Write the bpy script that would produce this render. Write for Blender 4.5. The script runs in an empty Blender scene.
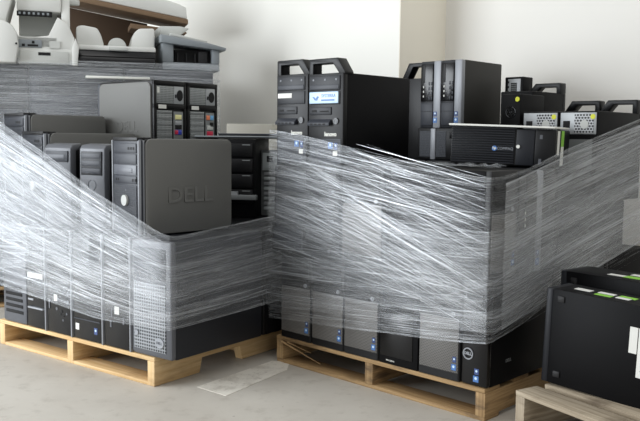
import bpy, bmesh, math, random
from mathutils import Vector, Matrix
random.seed(7)
S = bpy.context.scene
COL = S.collection
PI = math.pi

# ------------------------------------------------------------------ materials
MATS = {}
def nmat(name):
    m = bpy.data.materials.new(name); m.use_nodes = True
    nt = m.node_tree; b = nt.nodes['Principled BSDF']
    MATS[name] = m
    return m, nt, b
def rgb(c):
    return tuple(((x / 255.) / 12.92 if x / 255. <= .04045 else ((x / 255. + .055) / 1.055) ** 2.4) for x in c) + (1.,)
def mathn(nt, op, a, b=None, c=None):
    n = nt.nodes.new('ShaderNodeMath'); n.operation = op
    for i, v in enumerate((a, b, c)):
        if v is None: continue
        if isinstance(v, (int, float)): n.inputs[i].default_value = v
        else: nt.links.new(v, n.inputs[i])
    return n.outputs[0]
def mixc(nt, f, a, b):
    n = nt.nodes.new('ShaderNodeMix'); n.data_type = 'RGBA'
    for i, v in ((0, f), (6, a), (7, b)):
        if isinstance(v, (int, float, tuple)): n.inputs[i].default_value = v
        else: nt.links.new(v, n.inputs[i])
    return n.outputs[2]
def coords(nt, kind='Object', sc=(1, 1, 1)):
    t = nt.nodes.new('ShaderNodeTexCoord'); mp = nt.nodes.new('ShaderNodeMapping')
    mp.inputs['Scale'].default_value = sc
    nt.links.new(t.outputs[kind], mp.inputs[0]); return mp.outputs[0]
def noise(nt, vec, scale, detail=3, rough=.5, dist=0):
    n = nt.nodes.new('ShaderNodeTexNoise'); n.inputs['Scale'].default_value = scale
    n.inputs['Detail'].default_value = detail; n.inputs['Roughness'].default_value = rough
    n.inputs['Distortion'].default_value = dist
    nt.links.new(vec, n.inputs['Vector']); return n.outputs['Fac']
def bump(nt, b, h, strength=.2, dist=.002):
    n = nt.nodes.new('ShaderNodeBump'); n.inputs['Strength'].default_value = strength
    n.inputs['Distance'].default_value = dist
    nt.links.new(h, n.inputs['Height']); nt.links.new(n.outputs[0], b.inputs['Normal'])
def ramp(nt, f, lo, hi):
    n = nt.nodes.new('ShaderNodeMapRange'); n.inputs[1].default_value = lo; n.inputs[2].default_value = hi
    n.interpolation_type = 'SMOOTHSTEP'
    nt.links.new(f, n.inputs[0]); return n.outputs[0]

def simple(name, c, rough=.5, metal=0., var=.12, bmp=.15, sc=40, spec=.5):
    m, nt, b = nmat(name); b.inputs['Specular IOR Level'].default_value = spec
    co = coords(nt); f = noise(nt, co, sc, 4)
    f2 = noise(nt, co, 3., 3)
    a = rgb(c); d = tuple(x * (1 - var) for x in a[:3]) + (1,); e = tuple(min(1, x * (1 + var)) for x in a[:3]) + (1,)
    nt.links.new(mixc(nt, f2, d, e), b.inputs['Base Color'])
    b.inputs['Metallic'].default_value = metal
    nt.links.new(mathn(nt, 'ADD', mathn(nt, 'MULTIPLY', f2, .16), rough - .08), b.inputs['Roughness'])
    if bmp: bump(nt, b, noise(nt, co, 500, 2), bmp, .0004)
    return m
simple('black_plastic', (10, 10, 12), .42, spec=.28)
simple('black_gloss', (10, 10, 12), .22, bmp=.03, spec=.4)
simple('black_steel', (7, 7, 9), .55, bmp=.3, spec=.14)
simple('dark_slate', (27, 29, 34), .45, spec=.3)
simple('slate', (44, 47, 54), .45, spec=.35)
simple('slate_light', (80, 83, 90), .4)
simple('charcoal', (34, 34, 35), .55, spec=.3)
simple('olive_grey', (104, 104, 101), .55, bmp=.25, var=.05, spec=.3)
simple('side_grey', (50, 49, 46), .55, bmp=.25, var=.06, spec=.3)
simple('silver', (140, 143, 148), .4, .1)
simple('silver_dark', (84, 86, 91), .42, .1)
simple('steel', (160, 163, 165), .42, .25)
simple('steel_dull', (118, 121, 121), .5, .2)
simple('white_plastic', (208, 209, 205), .45, var=.03)
simple('offwhite_plastic', (186, 188, 184), .5, var=.04)
simple('grey_plastic', (128, 134, 138), .45, var=.06)
simple('paper', (218, 218, 212), .7, var=.03)
simple('label_green', (130, 190, 60), .6)
simple('label_yellow', (212, 214, 60), .6)
simple('sticker_blue', (64, 108, 168), .45)
simple('sticker_deep', (44, 66, 118), .45)
simple('sticker_pale', (188, 212, 232), .35)
simple('ink', (30, 30, 34), .6)
simple('port_blue', (40, 60, 170), .4)
simple('port_red', (190, 40, 70), .4)
simple('port_orange', (225, 130, 90), .4)
simple('port_cyan', (110, 170, 215), .4)
simple('port_yellow', (225, 220, 160), .4)
simple('cardboard', (118, 96, 74), .85, var=.1)
simple('cardboard_pale', (186, 183, 172), .85, var=.06)
simple('board_shadow', (84, 66, 50), .85)  # cardboard brown darkened: the sheet's underside shadow is put into the colour
simple('circuit', (168, 175, 175), .5)
simple('void', (6, 6, 7), .8)

def dots(name, base, hole, pitch, r, rough=.45, metal=.2, hexa=False, axes=(0, 2)):
    m, nt, b = nmat(name)
    co = coords(nt); sp = nt.nodes.new('ShaderNodeSeparateXYZ'); nt.links.new(co, sp.inputs[0])
    x = mathn(nt, 'DIVIDE', sp.outputs[axes[0]], pitch); z = mathn(nt, 'DIVIDE', sp.outputs[axes[1]], pitch * (.866 if hexa else 1))
    if hexa:
        row = mathn(nt, 'FLOOR', z); x = mathn(nt, 'ADD', x, mathn(nt, 'MULTIPLY', mathn(nt, 'MODULO', row, 2), .5))
    fx = mathn(nt, 'SUBTRACT', mathn(nt, 'FRACT', x), .5); fz = mathn(nt, 'SUBTRACT', mathn(nt, 'FRACT', z), .5)
    d = mathn(nt, 'SQRT', mathn(nt, 'ADD', mathn(nt, 'MULTIPLY', fx, fx), mathn(nt, 'MULTIPLY', fz, fz)))
    k = ramp(nt, d, r - .06, r + .06)
    nt.links.new(mixc(nt, k, rgb(hole), rgb(base)), b.inputs['Base Color'])
    b.inputs['Roughness'].default_value = rough
    nt.links.new(mathn(nt, 'MULTIPLY', k, metal), b.inputs['Metallic'])
    bump(nt, b, k, .6, .002)
    return m
dots('mesh_charcoal', (116, 114, 111), (22, 22, 22), .0065, .3, hexa=True)
dots('mesh_silver', (150, 154, 158), (40, 42, 46), .0125, .33, hexa=False)
dots('mesh_black', (46, 50, 58), (10, 10, 12), .009, .33, hexa=True)
dots('vent_steel', (168, 170, 172), (18, 18, 18), .0125, .36, hexa=True, metal=.2)
dots('perf_steel', (150, 154, 154), (62, 66, 66), .008, .28, metal=.2)

def wood(name, c1, c2, c3, dirt=.35):
    m, nt, b = nmat(name)
    co = coords(nt, sc=(2.2, 2.2, 9))
    t = nt.nodes.new('ShaderNodeObjectInfo'); add = nt.nodes.new('ShaderNodeVectorMath'); add.operation = 'ADD'
    sc = mathn(nt, 'MULTIPLY', t.outputs['Random'], 17.)
    nt.links.new(co, add.inputs[0]); nt.links.new(sc, add.inputs[1])
    u = nt.nodes.new('ShaderNodeUVMap')
    mp = nt.nodes.new('ShaderNodeMapping'); mp.inputs['Scale'].default_value = (2.5, 70, 1)
    nt.links.new(u.outputs[0], mp.inputs[0])
    ad2 = nt.nodes.new('ShaderNodeVectorMath'); ad2.operation = 'ADD'
    nt.links.new(mp.outputs[0], ad2.inputs[0]); nt.links.new(sc, ad2.inputs[1])
    g = noise(nt, ad2.outputs[0], 1.4, 5, .6, .4)
    big = noise(nt, add.outputs[0], 2.0, 4, .6)
    col = mixc(nt, ramp(nt, g, .3, .7), rgb(c1), rgb(c2))
    col = mixc(nt, mathn(nt, 'MULTIPLY', ramp(nt, big, .5, .75), dirt), col, rgb(c3))
    nt.links.new(col, b.inputs['Base Color']); b.inputs['Roughness'].default_value = .75
    bump(nt, b, g, .5, .002)
    return m
wood('wood_pine', (198, 163, 112), (219, 189, 142), (150, 116, 78), .5)
wood('wood_old', (136, 108, 72), (172, 142, 100), (70, 54, 38), .9)
wood('wood_grey', (140, 126, 106), (176, 163, 142), (84, 70, 54), .85)

# concrete floor
m, nt, b = nmat('concrete')
co = coords(nt)
n1 = noise(nt, co, 1.3, 6, .6); n2 = noise(nt, co, 14, 6, .65); n3 = noise(nt, co, 120, 3)
c = mixc(nt, ramp(nt, n1, .3, .7), rgb((176, 170, 160)), rgb((193, 188, 178)))
c = mixc(nt, mathn(nt, 'MULTIPLY', ramp(nt, n2, .5, .72), .5), c, rgb((156, 149, 138)))
st = coords(nt, sc=(2.0, 11.0, 1)); n4 = noise(nt, st, 1.6, 7, .72, 1.2)
c = mixc(nt, mathn(nt, 'MULTIPLY', ramp(nt, n4, .64, .72), .45), c, rgb((205, 198, 186)))
n5 = noise(nt, co, 38, 2)
c = mixc(nt, mathn(nt, 'MULTIPLY', ramp(nt, n5, .72, .78), .5), c, rgb((100, 92, 82)))
nt.links.new(c, b.inputs['Base Color']); b.inputs['Roughness'].default_value = .55
bump(nt, b, n3, .15, .001)
# worn floor paint
m, nt, b = nmat('worn_paint')
co = coords(nt); n1 = noise(nt, co, 9, 6, .7); n2 = noise(nt, co, 60, 4)
c = mixc(nt, ramp(nt, n1, .42, .66), rgb((222, 217, 206)), rgb((190, 184, 172)))
c = mixc(nt, mathn(nt, 'MULTIPLY', ramp(nt, n2, .6, .7), .4), c, rgb((150, 142, 130)))
nt.links.new(c, b.inputs['Base Color']); b.inputs['Roughness'].default_value = .5
def wallm(name, c):
    m, nt, b = nmat(name); co = coords(nt); n = noise(nt, co, 1.1, 4)
    a = rgb(c); nt.links.new(mixc(nt, n, tuple(x * .97 for x in a[:3]) + (1,), a), b.inputs['Base Color'])
    b.inputs['Roughness'].default_value = .7; bump(nt, b, noise(nt, co, 160, 3), .12, .001)
wallm('wall_white', (230, 229, 222)); wallm('wall_beige', (243, 237, 222)); wallm('wall_right', (226, 224, 218))

def film(name, base, gain, col=(236, 240, 244), rough=.30, vs=60, metal=.35, glint=.5):
    m, nt, b = nmat(name)
    uv = nt.nodes.new('ShaderNodeUVMap')
    def tex(su, sv, det, rg, dist=0., off=0.):
        mp = nt.nodes.new('ShaderNodeMapping'); mp.inputs['Scale'].default_value = (su, sv, 1); mp.inputs['Location'].default_value = (off, off*3.1, off)
        nt.links.new(uv.outputs[0], mp.inputs[0]); return noise(nt, mp.outputs[0], 1., det, rg, dist)
    fine = tex(.55, vs*1.9, 4, .7, .05)
    hair = tex(.8, vs*3.6, 2, .5, .0, 3.)
    mid = tex(.6, vs*.38, 4, .6, .2, 7.)
    big = tex(2.2, 5.5, 4, .6, .6, 11.)
    streak = ramp(nt, fine, .47, .68)
    st2 = ramp(nt, mid, .44, .72)
    hr = ramp(nt, hair, .62, .74)
    pat = ramp(nt, big, .38, .66)
    a = mathn(nt, 'MULTIPLY', mathn(nt, 'ADD', mathn(nt, 'MULTIPLY', streak, .5), mathn(nt, 'MULTIPLY', st2, .5)), mathn(nt, 'ADD', mathn(nt, 'MULTIPLY', pat, .95), .22))
    a = mathn(nt, 'ADD', mathn(nt, 'MULTIPLY', a, gain), mathn(nt, 'MULTIPLY', mathn(nt, 'MULTIPLY', hr, mathn(nt, 'ADD', mathn(nt, 'MULTIPLY', pat, .8), .2)), glint))
    sp = nt.nodes.new('ShaderNodeSeparateXYZ'); nt.links.new(uv.outputs[0], sp.inputs[0])
    ev = mathn(nt, 'ABSOLUTE', mathn(nt, 'SUBTRACT', sp.outputs[1], .5))
    edge = mathn(nt, 'MULTIPLY', ramp(nt, ev, .47, .5), .12)
    al = mathn(nt, 'ADD', mathn(nt, 'ADD', a, base), edge)
    al.node.use_clamp = True
    b.inputs['Base Color'].default_value = rgb(col); b.inputs['Roughness'].default_value = rough
    b.inputs['Metallic'].default_value = metal
    nt.links.new(al, b.inputs['Alpha'])
    bump(nt, b, mathn(nt, 'ADD', fine, mathn(nt, 'MULTIPLY', mid, 2.5)), 1., .006)
    return m
film('film_front', .04, .46, metal=.65)
film('film_haze', .17, .5, metal=.35, vs=40)
film('film_dense', .05, .34, vs=90)
film('film_left', .08, .60, vs=70, metal=.45)
m, nt, b = nmat('film_strand')
uvn = nt.nodes.new('ShaderNodeUVMap'); mpn = nt.nodes.new('ShaderNodeMapping'); mpn.inputs['Scale'].default_value = (5, 3, 1)
nt.links.new(uvn.outputs[0], mpn.inputs[0]); fn = noise(nt, mpn.outputs[0], 1., 3)
nt.links.new(mathn(nt, 'ADD', mathn(nt, 'MULTIPLY', ramp(nt, fn, .38, .68), .45), .06), b.inputs['Alpha'])
b.inputs['Base Color'].default_value = rgb((240, 243, 246)); b.inputs['Metallic'].default_value = .65; b.inputs['Roughness'].default_value = .33
film('film_loose', .22, .7, vs=8)

# ------------------------------------------------------------------ mesh helpers
class MB:
    def __init__(s): s.bm = bmesh.new()
    def box(s, x0, x1, y0, y1, z0, z1, bev=0., seg=2):
        vs = [s.bm.verts.new(p) for p in ((x0,y0,z0),(x1,y0,z0),(x1,y1,z0),(x0,y1,z0),(x0,y0,z1),(x1,y0,z1),(x1,y1,z1),(x0,y1,z1))]
        fs = [s.bm.faces.new([vs[i] for i in f]) for f in ((3,2,1,0),(4,5,6,7),(0,1,5,4),(1,2,6,5),(2,3,7,6),(3,0,4,7))]
        if bev:
            es = list({e for f in fs for e in f.edges})
            bmesh.ops.bevel(s.bm, geom=es, offset=bev, segments=seg, affect='EDGES', profile=.5)
        return s
    def prism(s, pts, axis, a0, a1, bev=0.):
        # pts are 2D outline in the other two axes
        def P(p, a):
            if axis == 'y': return (p[0], a, p[1])
            if axis == 'x': return (a, p[0], p[1])
            return (p[0], p[1], a)
        lo = [s.bm.verts.new(P(p, a0)) for p in pts]; hi = [s.bm.verts.new(P(p, a1)) for p in pts]
        fs = [s.bm.faces.new(lo), s.bm.faces.new(hi[::-1])]
        n = len(pts)
        for i in range(n): fs.append(s.bm.faces.new((lo[i], hi[i], hi[(i+1) % n], lo[(i+1) % n])))
        bmesh.ops.recalc_face_normals(s.bm, faces=fs)
        if bev:
            es = list({e for f in fs for e in f.edges})
            bmesh.ops.bevel(s.bm, geom=es, offset=bev, segments=2, affect='EDGES', profile=.5)
        return s
    def cyl(s, c, axis, r, l, seg=20, r2=None, sx=1.):
        pts = [(math.cos(2*PI*i/seg)*sx, math.sin(2*PI*i/seg)) for i in range(seg)]
        r2 = r if r2 is None else r2
        def P(p, rr, a):
            q = (p[0]*rr, p[1]*rr)
            if axis == 'y': return (c[0]+q[0], c[1]+a, c[2]+q[1])
            if axis == 'x': return (c[0]+a, c[1]+q[0], c[2]+q[1])
            return (c[0]+q[0], c[1]+q[1], c[2]+a)
        lo = [s.bm.verts.new(P(p, r, 0)) for p in pts]; hi = [s.bm.verts.new(P(p, r2, l)) for p in pts]
        fs = [s.bm.faces.new(lo), s.bm.faces.new(hi[::-1])]
        for i in range(seg): fs.append(s.bm.faces.new((lo[i], hi[i], hi[(i+1) % seg], lo[(i+1) % seg])))
        bmesh.ops.recalc_face_normals(s.bm, faces=fs); return s
    def ring(s, c, R, r, y0, y1, seg=24, sx=1.):
        rows = []
        for rad, y in ((R, y1), (R, y0), (r, y0), (r, y1)):
            rows.append([s.bm.verts.new((c[0]+math.cos(2*PI*i/seg)*rad*sx, y, c[1]+math.sin(2*PI*i/seg)*rad)) for i in range(seg)])
        fs = []
        for k in range(3):
            for i in range(seg):
                fs.append(s.bm.faces.new((rows[k][i], rows[k+1][i], rows[k+1][(i+1)%seg], rows[k][(i+1)%seg])))
        bmesh.ops.recalc_face_normals(s.bm, faces=fs); return s
    def build(s, name, mat, parent=None, uv=False):
        me = bpy.data.meshes.new(name); 
        if uv:   # grain uv: long axis of the part along u
            L = s.bm.loops.layers.uv.new('UVMap')
            xs = [[v.co[i] for v in s.bm.verts] for i in range(3)]
            ext = [max(a)-min(a) for a in xs]; o = sorted(range(3), key=lambda i: -ext[i])
            for f in s.bm.faces:
                n = [abs(f.normal[i]) for i in range(3)]
                f.normal_update(); n = [abs(x) for x in f.normal]
                k = o[1] if n[o[1]] < n[o[2]] else o[2]
                for l in f.loops: l[L].uv = (l.vert.co[o[0]], l.vert.co[k])
        s.bm.to_mesh(me); s.bm.free()
        me.shade_smooth(); me.set_sharp_from_angle(angle=math.radians(38))
        me.materials.append(MATS[mat])
        o = bpy.data.objects.new(name, me); COL.objects.link(o)
        if parent: o.parent = parent
        return o
def part(name, mat, parent, *bx):
    m = MB()
    for b in bx: m.box(*b)
    return m.build(name, mat, parent)
def thing(name, label, cat, loc, yaw=0., group=None, tilt=(0, 0)):
    o = bpy.data.objects.new(name, None); COL.objects.link(o); o.empty_display_size = .05
    o.location = loc; o.rotation_euler = (tilt[0], tilt[1], yaw)
    o['label'] = label; o['category'] = cat
    if group: o['group'] = group
    return o
def tag(o, label, cat, group=None):
    o['label'] = label; o['category'] = cat
    if group: o['group'] = group
    return o
def struct(o): o['kind'] = 'structure'; return o
def text(name, body, size, mat, parent, loc, rot=(PI/2, 0, 0), ext=.0006, align='CENTER', off=0., sx=1.):
    cu = bpy.data.curves.new('t', 'FONT'); cu.body = body; cu.size = size; cu.extrude = ext; cu.offset = off
    cu.align_x = align; cu.align_y = 'CENTER'; cu.resolution_u = 3
    t = bpy.data.objects.new('t', cu); COL.objects.link(t)
    bpy.context.view_layer.update()
    me = bpy.data.meshes.new_from_object(t.evaluated_get(bpy.context.evaluated_depsgraph_get()))
    bpy.data.objects.remove(t); bpy.data.curves.remove(cu)
    me.materials.clear(); me.materials.append(MATS[mat])
    M = Matrix.Translation(loc) @ Matrix.Rotation(rot[2], 4, 'Z') @ Matrix.Rotation(rot[1], 4, 'Y') @ Matrix.Rotation(rot[0], 4, 'X') @ Matrix.Diagonal((sx, 1, 1, 1))
    me.transform(M); me.name = name
    o = bpy.data.objects.new(name, me); COL.objects.link(o); o.parent = parent
    return o
def copy_tree(o, loc=None, yaw=None, label=None, group=None, parent=None, tilt=None):
    c = o.copy(); COL.objects.link(c)
    if parent: c.parent = parent
    for ch in [x for x in bpy.data.objects if x.parent == o]: copy_tree(ch, parent=c)
    if loc is not None: c.location = loc
    if yaw is not None: c.rotation_euler = ((tilt or (0, 0))[0], (tilt or (0, 0))[1], yaw)
    if label: c['label'] = label
    if group: c['group'] = group
    return c
# pallet frames: u runs along the front edge to the right, v runs away from it
class Fr:
    def __init__(s, x, y, a): s.x, s.y, s.a = x, y, a; s.c, s.s = math.cos(a), math.sin(a)
    def __call__(s, u, v, z=0): return Vector((s.x + u*s.c - v*s.s, s.y + u*s.s + v*s.c, z))
A = Fr(-.6089, 2.9252, -.6384); B = Fr(.5532, 2.591, -.7705); C = Fr(.632+1.016*math.cos(-1.02), 2.510+1.016*math.sin(-1.02), -1.02)
ZP = .1106    # deck height

# ------------------------------------------------------------------ setting
def plane(name, pts, mat):
    bm = bmesh.new(); bm.faces.new([bm.verts.new(p) for p in pts]); me = bpy.data.meshes.new(name); bm.to_mesh(me); bm.free()
    me.materials.append(MATS[mat]); o = bpy.data.objects.new(name, me); COL.objects.link(o); return struct(o)
fl = MB().box(-7, 9, -3, 12, -.12, 0).build('floor', 'concrete'); struct(fl)
HW = 4.2
def wallbox(name, u0, u1, v0, v1, mat):
    m = MB().prism([tuple(B(u, v)[:2]) for u, v in ((u0, v0), (u1, v0), (u1, v1), (u0, v1))], 'z', 0, HW)
    return struct(m.build(name, mat))
V1, V2, UC = 1.184, 1.60, -1.343
wallbox('wall_left', -9.0, UC, V1, V1+.2, 'wall_white')
wallbox('wall_return', UC-.2, UC, V1+.2, V2+.2, 'wall_beige')
rt_face = MB().prism([tuple(B(u, v)[:2]) for u, v in ((UC, V1+.001), (UC+.004, V1+.001), (UC+.004, V2), (UC, V2))], 'z', 0, HW).build('wall_corner', 'wall_beige'); struct(rt_face)
wallbox('wall_right', UC, 5.0, V2, V2+.2, 'wall_right')
# worn paint patch on the floor
fp = MB().prism([(-.517, 2.905), (-.40, 2.80), (.0, 0)][:0] or [(0,0),(1,0),(1,1)], 'z', 0, .0006) if False else None
def floor_pt(px, py):
    F_, p_, r_ = 804.5, .091, .0109
    fw = Vector((0, math.cos(p_), -math.sin(p_))); up = Vector((0, math.sin(p_), math.cos(p_))); rt = Vector((1, 0, 0))
    r2 = rt*math.cos(r_) + up*math.sin(r_); u2 = -rt*math.sin(r_) + up*math.cos(r_)
    d = fw + r2*(px-320)/F_ - u2*(py-210.5)/F_; t = -.9346/d.z
    return (d.x*t, d.y*t)
mk = MB().prism([floor_pt(*q) for q in ((197, 387), (226, 396), (287, 370), (290, 362), (272, 361))], 'z', 0.0, .0012).build('floor_marking', 'worn_paint')
tag(mk, 'worn pale paint patch on the concrete floor between the left and middle pallets', 'floor marking')

# ------------------------------------------------------------------ pallets
def pallet(fr, w, d, label, wood_m, notch, h=ZP, overhang=0., boards=7):
    t = thing('wooden_pallet', label, 'pallet', fr(-w/2, d/2, 0), fr.a, 'wooden pallets on the floor')
    x0, x1, y0, y1 = -w/2, w/2, -d/2, d/2
    zb, zt = .014, h-.016
    for i, cx in enumerate((x0+.02, 0, x1-.02)):
        if notch:
            zc = .0005
            pr = [(y0, zc), (y0+.235, zc), (y0+.25, zb+.045), (y0+.47, zb+.045), (y0+.485, zc), (y1-.485, zc), (y1-.47, zb+.045), (y1-.25, zb+.045), (y1-.235, zc), (y1, zc), (y1, zt), (y0, zt)]
        else: pr = [(y0, zb), (y1, zb), (y1, zt), (y0, zt)]
        m = MB().prism(pr, 'x', cx-.019, cx+.019, .002); m.build('stringer', wood_m, t, uv=True)
    rnd = random.Random(len(label))
    bw = .095
    for i in range(boards):
        y = y0 + (y1-y0-bw)*i/(boards-1)
        jx = 0 if i else .0
        m = MB().box(x0-overhang, x1-.002+rnd.uniform(-.004, .004), y, y+bw+rnd.uniform(-.006, .004), zt, h, .002); m.build('deck_board', wood_m, t, uv=True)
    for y in (y0, 0-.045, y1-.09):
        m = MB().box(x0+.002, x1-.002, y+.001, y+.09, 0, zb, .002); m.build('bottom_board', wood_m, t, uv=True)
    return t
pa = pallet(A, 1.016, 1.22, 'pale pine pallet with notched side board under the left wrapped stack', 'wood_pine', True)
pb = pallet(B, 1.016, 1.22, 'brown worn wooden pallet under the tall middle wrapped stack', 'wood_old', False)
pc = pallet(C, 1.016, .62, 'weathered grey wooden pallet under two black boxes at right edge', 'wood_grey', False, h=.136, boards=5)
# splinters hanging under the middle pallet's front board
for a, b_ in (((-.98, -.004, .088), (-.78, .02, .03)), ((-.95, .0, .09), (-.84, .03, .06))):
    p0 = Vector((a[0]+.508, a[1]-.61, a[2])); p1 = Vector((b_[0]+.508, b_[1]-.61, b_[2]))
    m = MB(); d = p1-p0; n = Vector((0, 0, 1)).cross(d).normalized()*.004; k = Vector((0, 0, .005))
    vs = [m.bm.verts.new(q) for q in (p0+n, p0-n, p0-n+k, p0+n+k, p1+n*.3, p1-n*.3, p1-n*.3+k*.3, p1+n*.3+k*.3)]
    for f in ((0,1,2,3),(7,6,5,4),(0,4,5,1),(1,5,6,2),(2,6,7,3),(3,7,4,0)): m.bm.faces.new([vs[i] for i in f])
    m.build('splinter', 'wood_old', pb, uv=True)

# ------------------------------------------------------------------ computers
# local: x across the front, front face at y = -d/2 looking to -y, z up from the base
def case(t, w, h, d, mat='black_steel', bev=.006, y0=.022):
    return part('case', mat, t, (-w/2, w/2, -d/2+y0, d/2, 0, h, bev))
def stickers(t, F, items):
    for (x, z, w, h, m) in items:
        s = part('sticker', m, t, (x-w/2, x+w/2, F-.0012, F+.001, z-h/2, z+h/2))
        if m in ('sticker_blue', 'sticker_deep') and h > .014:
            MB().cyl((x, F-.0018, z+.1*h), 'y', min(w, h)*.24, .0008, 12).build('emblem', 'sticker_pale', s)
def mesh_tower(label, w=.175, h=.36, d=.42, group=None, bar=True, stick=True):
    t = thing('computer_tower', label, 'computer', (0,0,0), 0, group); F = -d/2
    case(t, w, h, d)
    part('front_panel', 'charcoal', t, (-w/2, w/2, F, F+.024, .0, h, .005))
    part('base_strip', 'black_plastic', t, (-w/2+.004, w/2-.004, F-.001, F+.01, .004, .028))
    part('grille', 'mesh_charcoal', t, (-w/2+.005, w/2-.005, F-.0025, F+.01, .029, h*.60, .001))
    part('drive_bay', 'black_plastic', t, (-w/2+.012, w/2-.012, F-.003, F+.01, h-.065, h-.022, .002))
    part('drive_bay', 'black_plastic', t, (-w/2+.012, w/2-.012, F-.003, F+.01, h-.112, h-.069, .002))
    MB().cyl((w/2-.03, F-.004, h-.13), 'y', .008, .006, 16).build('power_button', 'silver', t)
    if stick: stickers(t, F-.0025, [(w/2-.019, .076, .014, .019, 'sticker_deep'), (w/2-.021, .049, .019, .021, 'sticker_blue')])
    return t
def plain_tower(label, w=.175, h=.36, d=.42, group=None, mat='black_plastic', badge=False):
    t = thing('computer_tower', label, 'computer', (0,0,0), 0, group); F = -d/2
    case(t, w, h, d)
    part('front_panel', mat, t, (-w/2, w/2, F, F+.024, .0, h, .008))
    part('drive_bay', 'black_gloss', t, (-w/2+.012, w/2-.012, F-.002, F+.01, h-.065, h-.022, .002))
    part('drive_bay', 'black_gloss', t, (-w/2+.012, w/2-.012, F-.002, F+.01, h-.112, h-.069, .002))
    part('grille', 'mesh_black', t, (-w/2+.01, w/2-.01, F-.0012, F+.01, .02, h-.17))
    MB().cyl((0, F-.004, h-.138), 'y', .008, .006, 16).build('power_button', 'silver_dark', t)
    return t
def badge_tower(label, w=.172, h=.36, d=.42):
    t = thing('computer_tower', label, 'computer', (0,0,0)); F = -d/2
    case(t, w, h, d)
    part('front_panel', 'black_gloss', t, (-w/2, w/2, F, F+.03, .0, h, .012))
    part('drive_bay', 'black_plastic', t, (-w/2+.02, w/2-.03, F-.002, F+.01, h-.07, h-.025, .002))
    bg = MB().ring((-.022, .108), .020, .0165, F-.004, F+.001).build('badge', 'silver', t)
    text('lettering', 'DELL', .0135, 'silver', bg, (-.022, F-.002, .108), off=.0006)
    stickers(t, F, [(.012, .052, .017, .020, 'sticker_deep'), (.010, .027, .021, .021, 'sticker_blue')])
    text('lettering', 'DELL', .016, 'steel_dull', t, (w/2+.0004, F+.13, .075), (PI/2, 0, PI/2))
    return t
def bare_box_tower(label, w=.185, h=.36, d=.42):
    t = thing('computer_tower', label, 'computer', (0,0,0)); F = -d/2
    case(t, w, h, d)
    part('front_panel', 'black_steel', t, (-w/2, w/2, F, F+.02, .0, h, .004))
    part('cover_plate', 'black_gloss', t, (-w/2+.008, w/2-.022, F-.003, F+.01, .03, .19, .002))
    part('drive_bay', 'black_plastic', t, (-w/2+.012, w/2-.022, F-.003, F+.01, h-.08, h-.03, .002))
    text('lettering', 'PRECISION', .008, 'paper', t, (-.035, F-.0005, .014))
    return t
def workstation(label, w=.178, h=.365, d=.405, plate=None, group=None, rear=False, hh=.057, mirror=1):
    """tower with a carrying handle over the front"""
    t = thing('computer_tower', label, 'computer', (0,0,0), 0, group); F = -d/2; m_ = mirror
    case(t, w, h, d)
    part('front_panel', 'black_plastic', t, (-w/2, w/2, F, F+.024, .0, h, .004))
    # handle loop
    m = MB(); yb = F+.052
    def px(pts): return [(x*m_, z) for x, z in pts]
    m.prism(px([(-w/2, h-.004), (-w/2+.022, h-.004), (-w/2+.022, h+hh-.019), (w/2-.060, h+hh-.019), (w/2-.024, h-.004), (w/2+.004, h-.004), (w/2+.004, h+.004), (w/2-.034, h+hh), (-w/2+.004, h+hh), (-w/2, h+hh-.004)]), 'y', F+.002, yb, .002)
    m.build('handle', 'black_plastic', t)
    if not rear:
        for i, (z0, z1) in enumerate(((h-.064, h-.010), (h-.118, h-.068))):
            dr = part('drive_bay', 'dark_slate', t, (-w/2+.008, w/2-.016, F-.004, F+.01, z0, z1, .002))
            if i == 0:
                part('disc_tray', 'slate', dr, (-w/2+.012, w/2-.020, F-.006, F, z0+.003, z0+.020, .001))
                for k in (-.062, 0, .058): part('marking', 'slate_light', dr, (k-.004, k+.004, F-.005, F, z1-.018, z1-.011))
        rd = part('card_reader', 'dark_slate', t, (-w/2+.008, w/2-.060, F-.004, F+.01, h-.158, h-.128, .002))
        part('card_slot', 'void', rd, (-.026, .020, F-.005, F, h-.147, h-.142)); part('card_slot', 'void', rd, (-.068, -.044, F-.005, F, h-.147, h-.139))
        us = MB().prism([(F+.01, h-.192), (F-.016, h-.200), (F-.016, h-.188), (F+.01, h-.166)], 'x', -w/2+.008, w/2-.060, .001).build('port_tray', 'slate', t)
        for k in range(4): part('port', 'void', us, (-.066+k*.022, -.053+k*.022, F-.0165, F-.006, h-.197, h-.191))
        pw = MB().cyl((w/2-.034, F-.005, h-.182), 'y', .0125, .01, 20).build('power_button', 'black_gloss', t)
        MB().ring((w/2-.034, h-.182), .0095, .0075, F-.0058, F-.004, 20).build('button_ring', 'slate_light', pw)
        text('lettering', 'lenovo', .023, 'paper', t, (.028, F-.0006, h-.232), off=.0008)
        part('grille', 'mesh_black', t, (-w/2+.01, w/2-.01, F-.0015, F+.01, .015, h-.250))
        stickers(t, F-.0015, [(.030, h-.275, .024, .024, 'sticker_blue'), (.058, h-.277, .016, .026, 'sticker_deep'), (.055, h-.305, .022, .018, 'paper')])
        if plate == 'blue':
            pl = part('name_plate', 'sticker_pale', t, (-w/2+.010, w/2-.022, F-.0058, F-.003, h-.114, h-.070, .0025))
            dv = MB().prism([(-.066, h-.088), (-.055, h-.089), (-.048, h-.096), (-.040, h-.086), (-.030, h-.088), (-.040, h-.103), (-.052, h-.102)], 'y', F-.0066, F-.005).build('emblem', 'sticker_blue', pl)
            text('lettering', 'SYSTERRA', .0175, 'sticker_blue', pl, (.020, F-.006, h-.086), sx=.95)
            part('underline', 'sticker_blue', pl, (-.018, .052, F-.0064, F-.005, h-.105, h-.099))
        elif plate == 'white':
            part('paper_label', 'paper', t, (-w/2+.012, .003, F-.0056, F-.003, h-.094, h-.075, .001))
    return t
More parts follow.
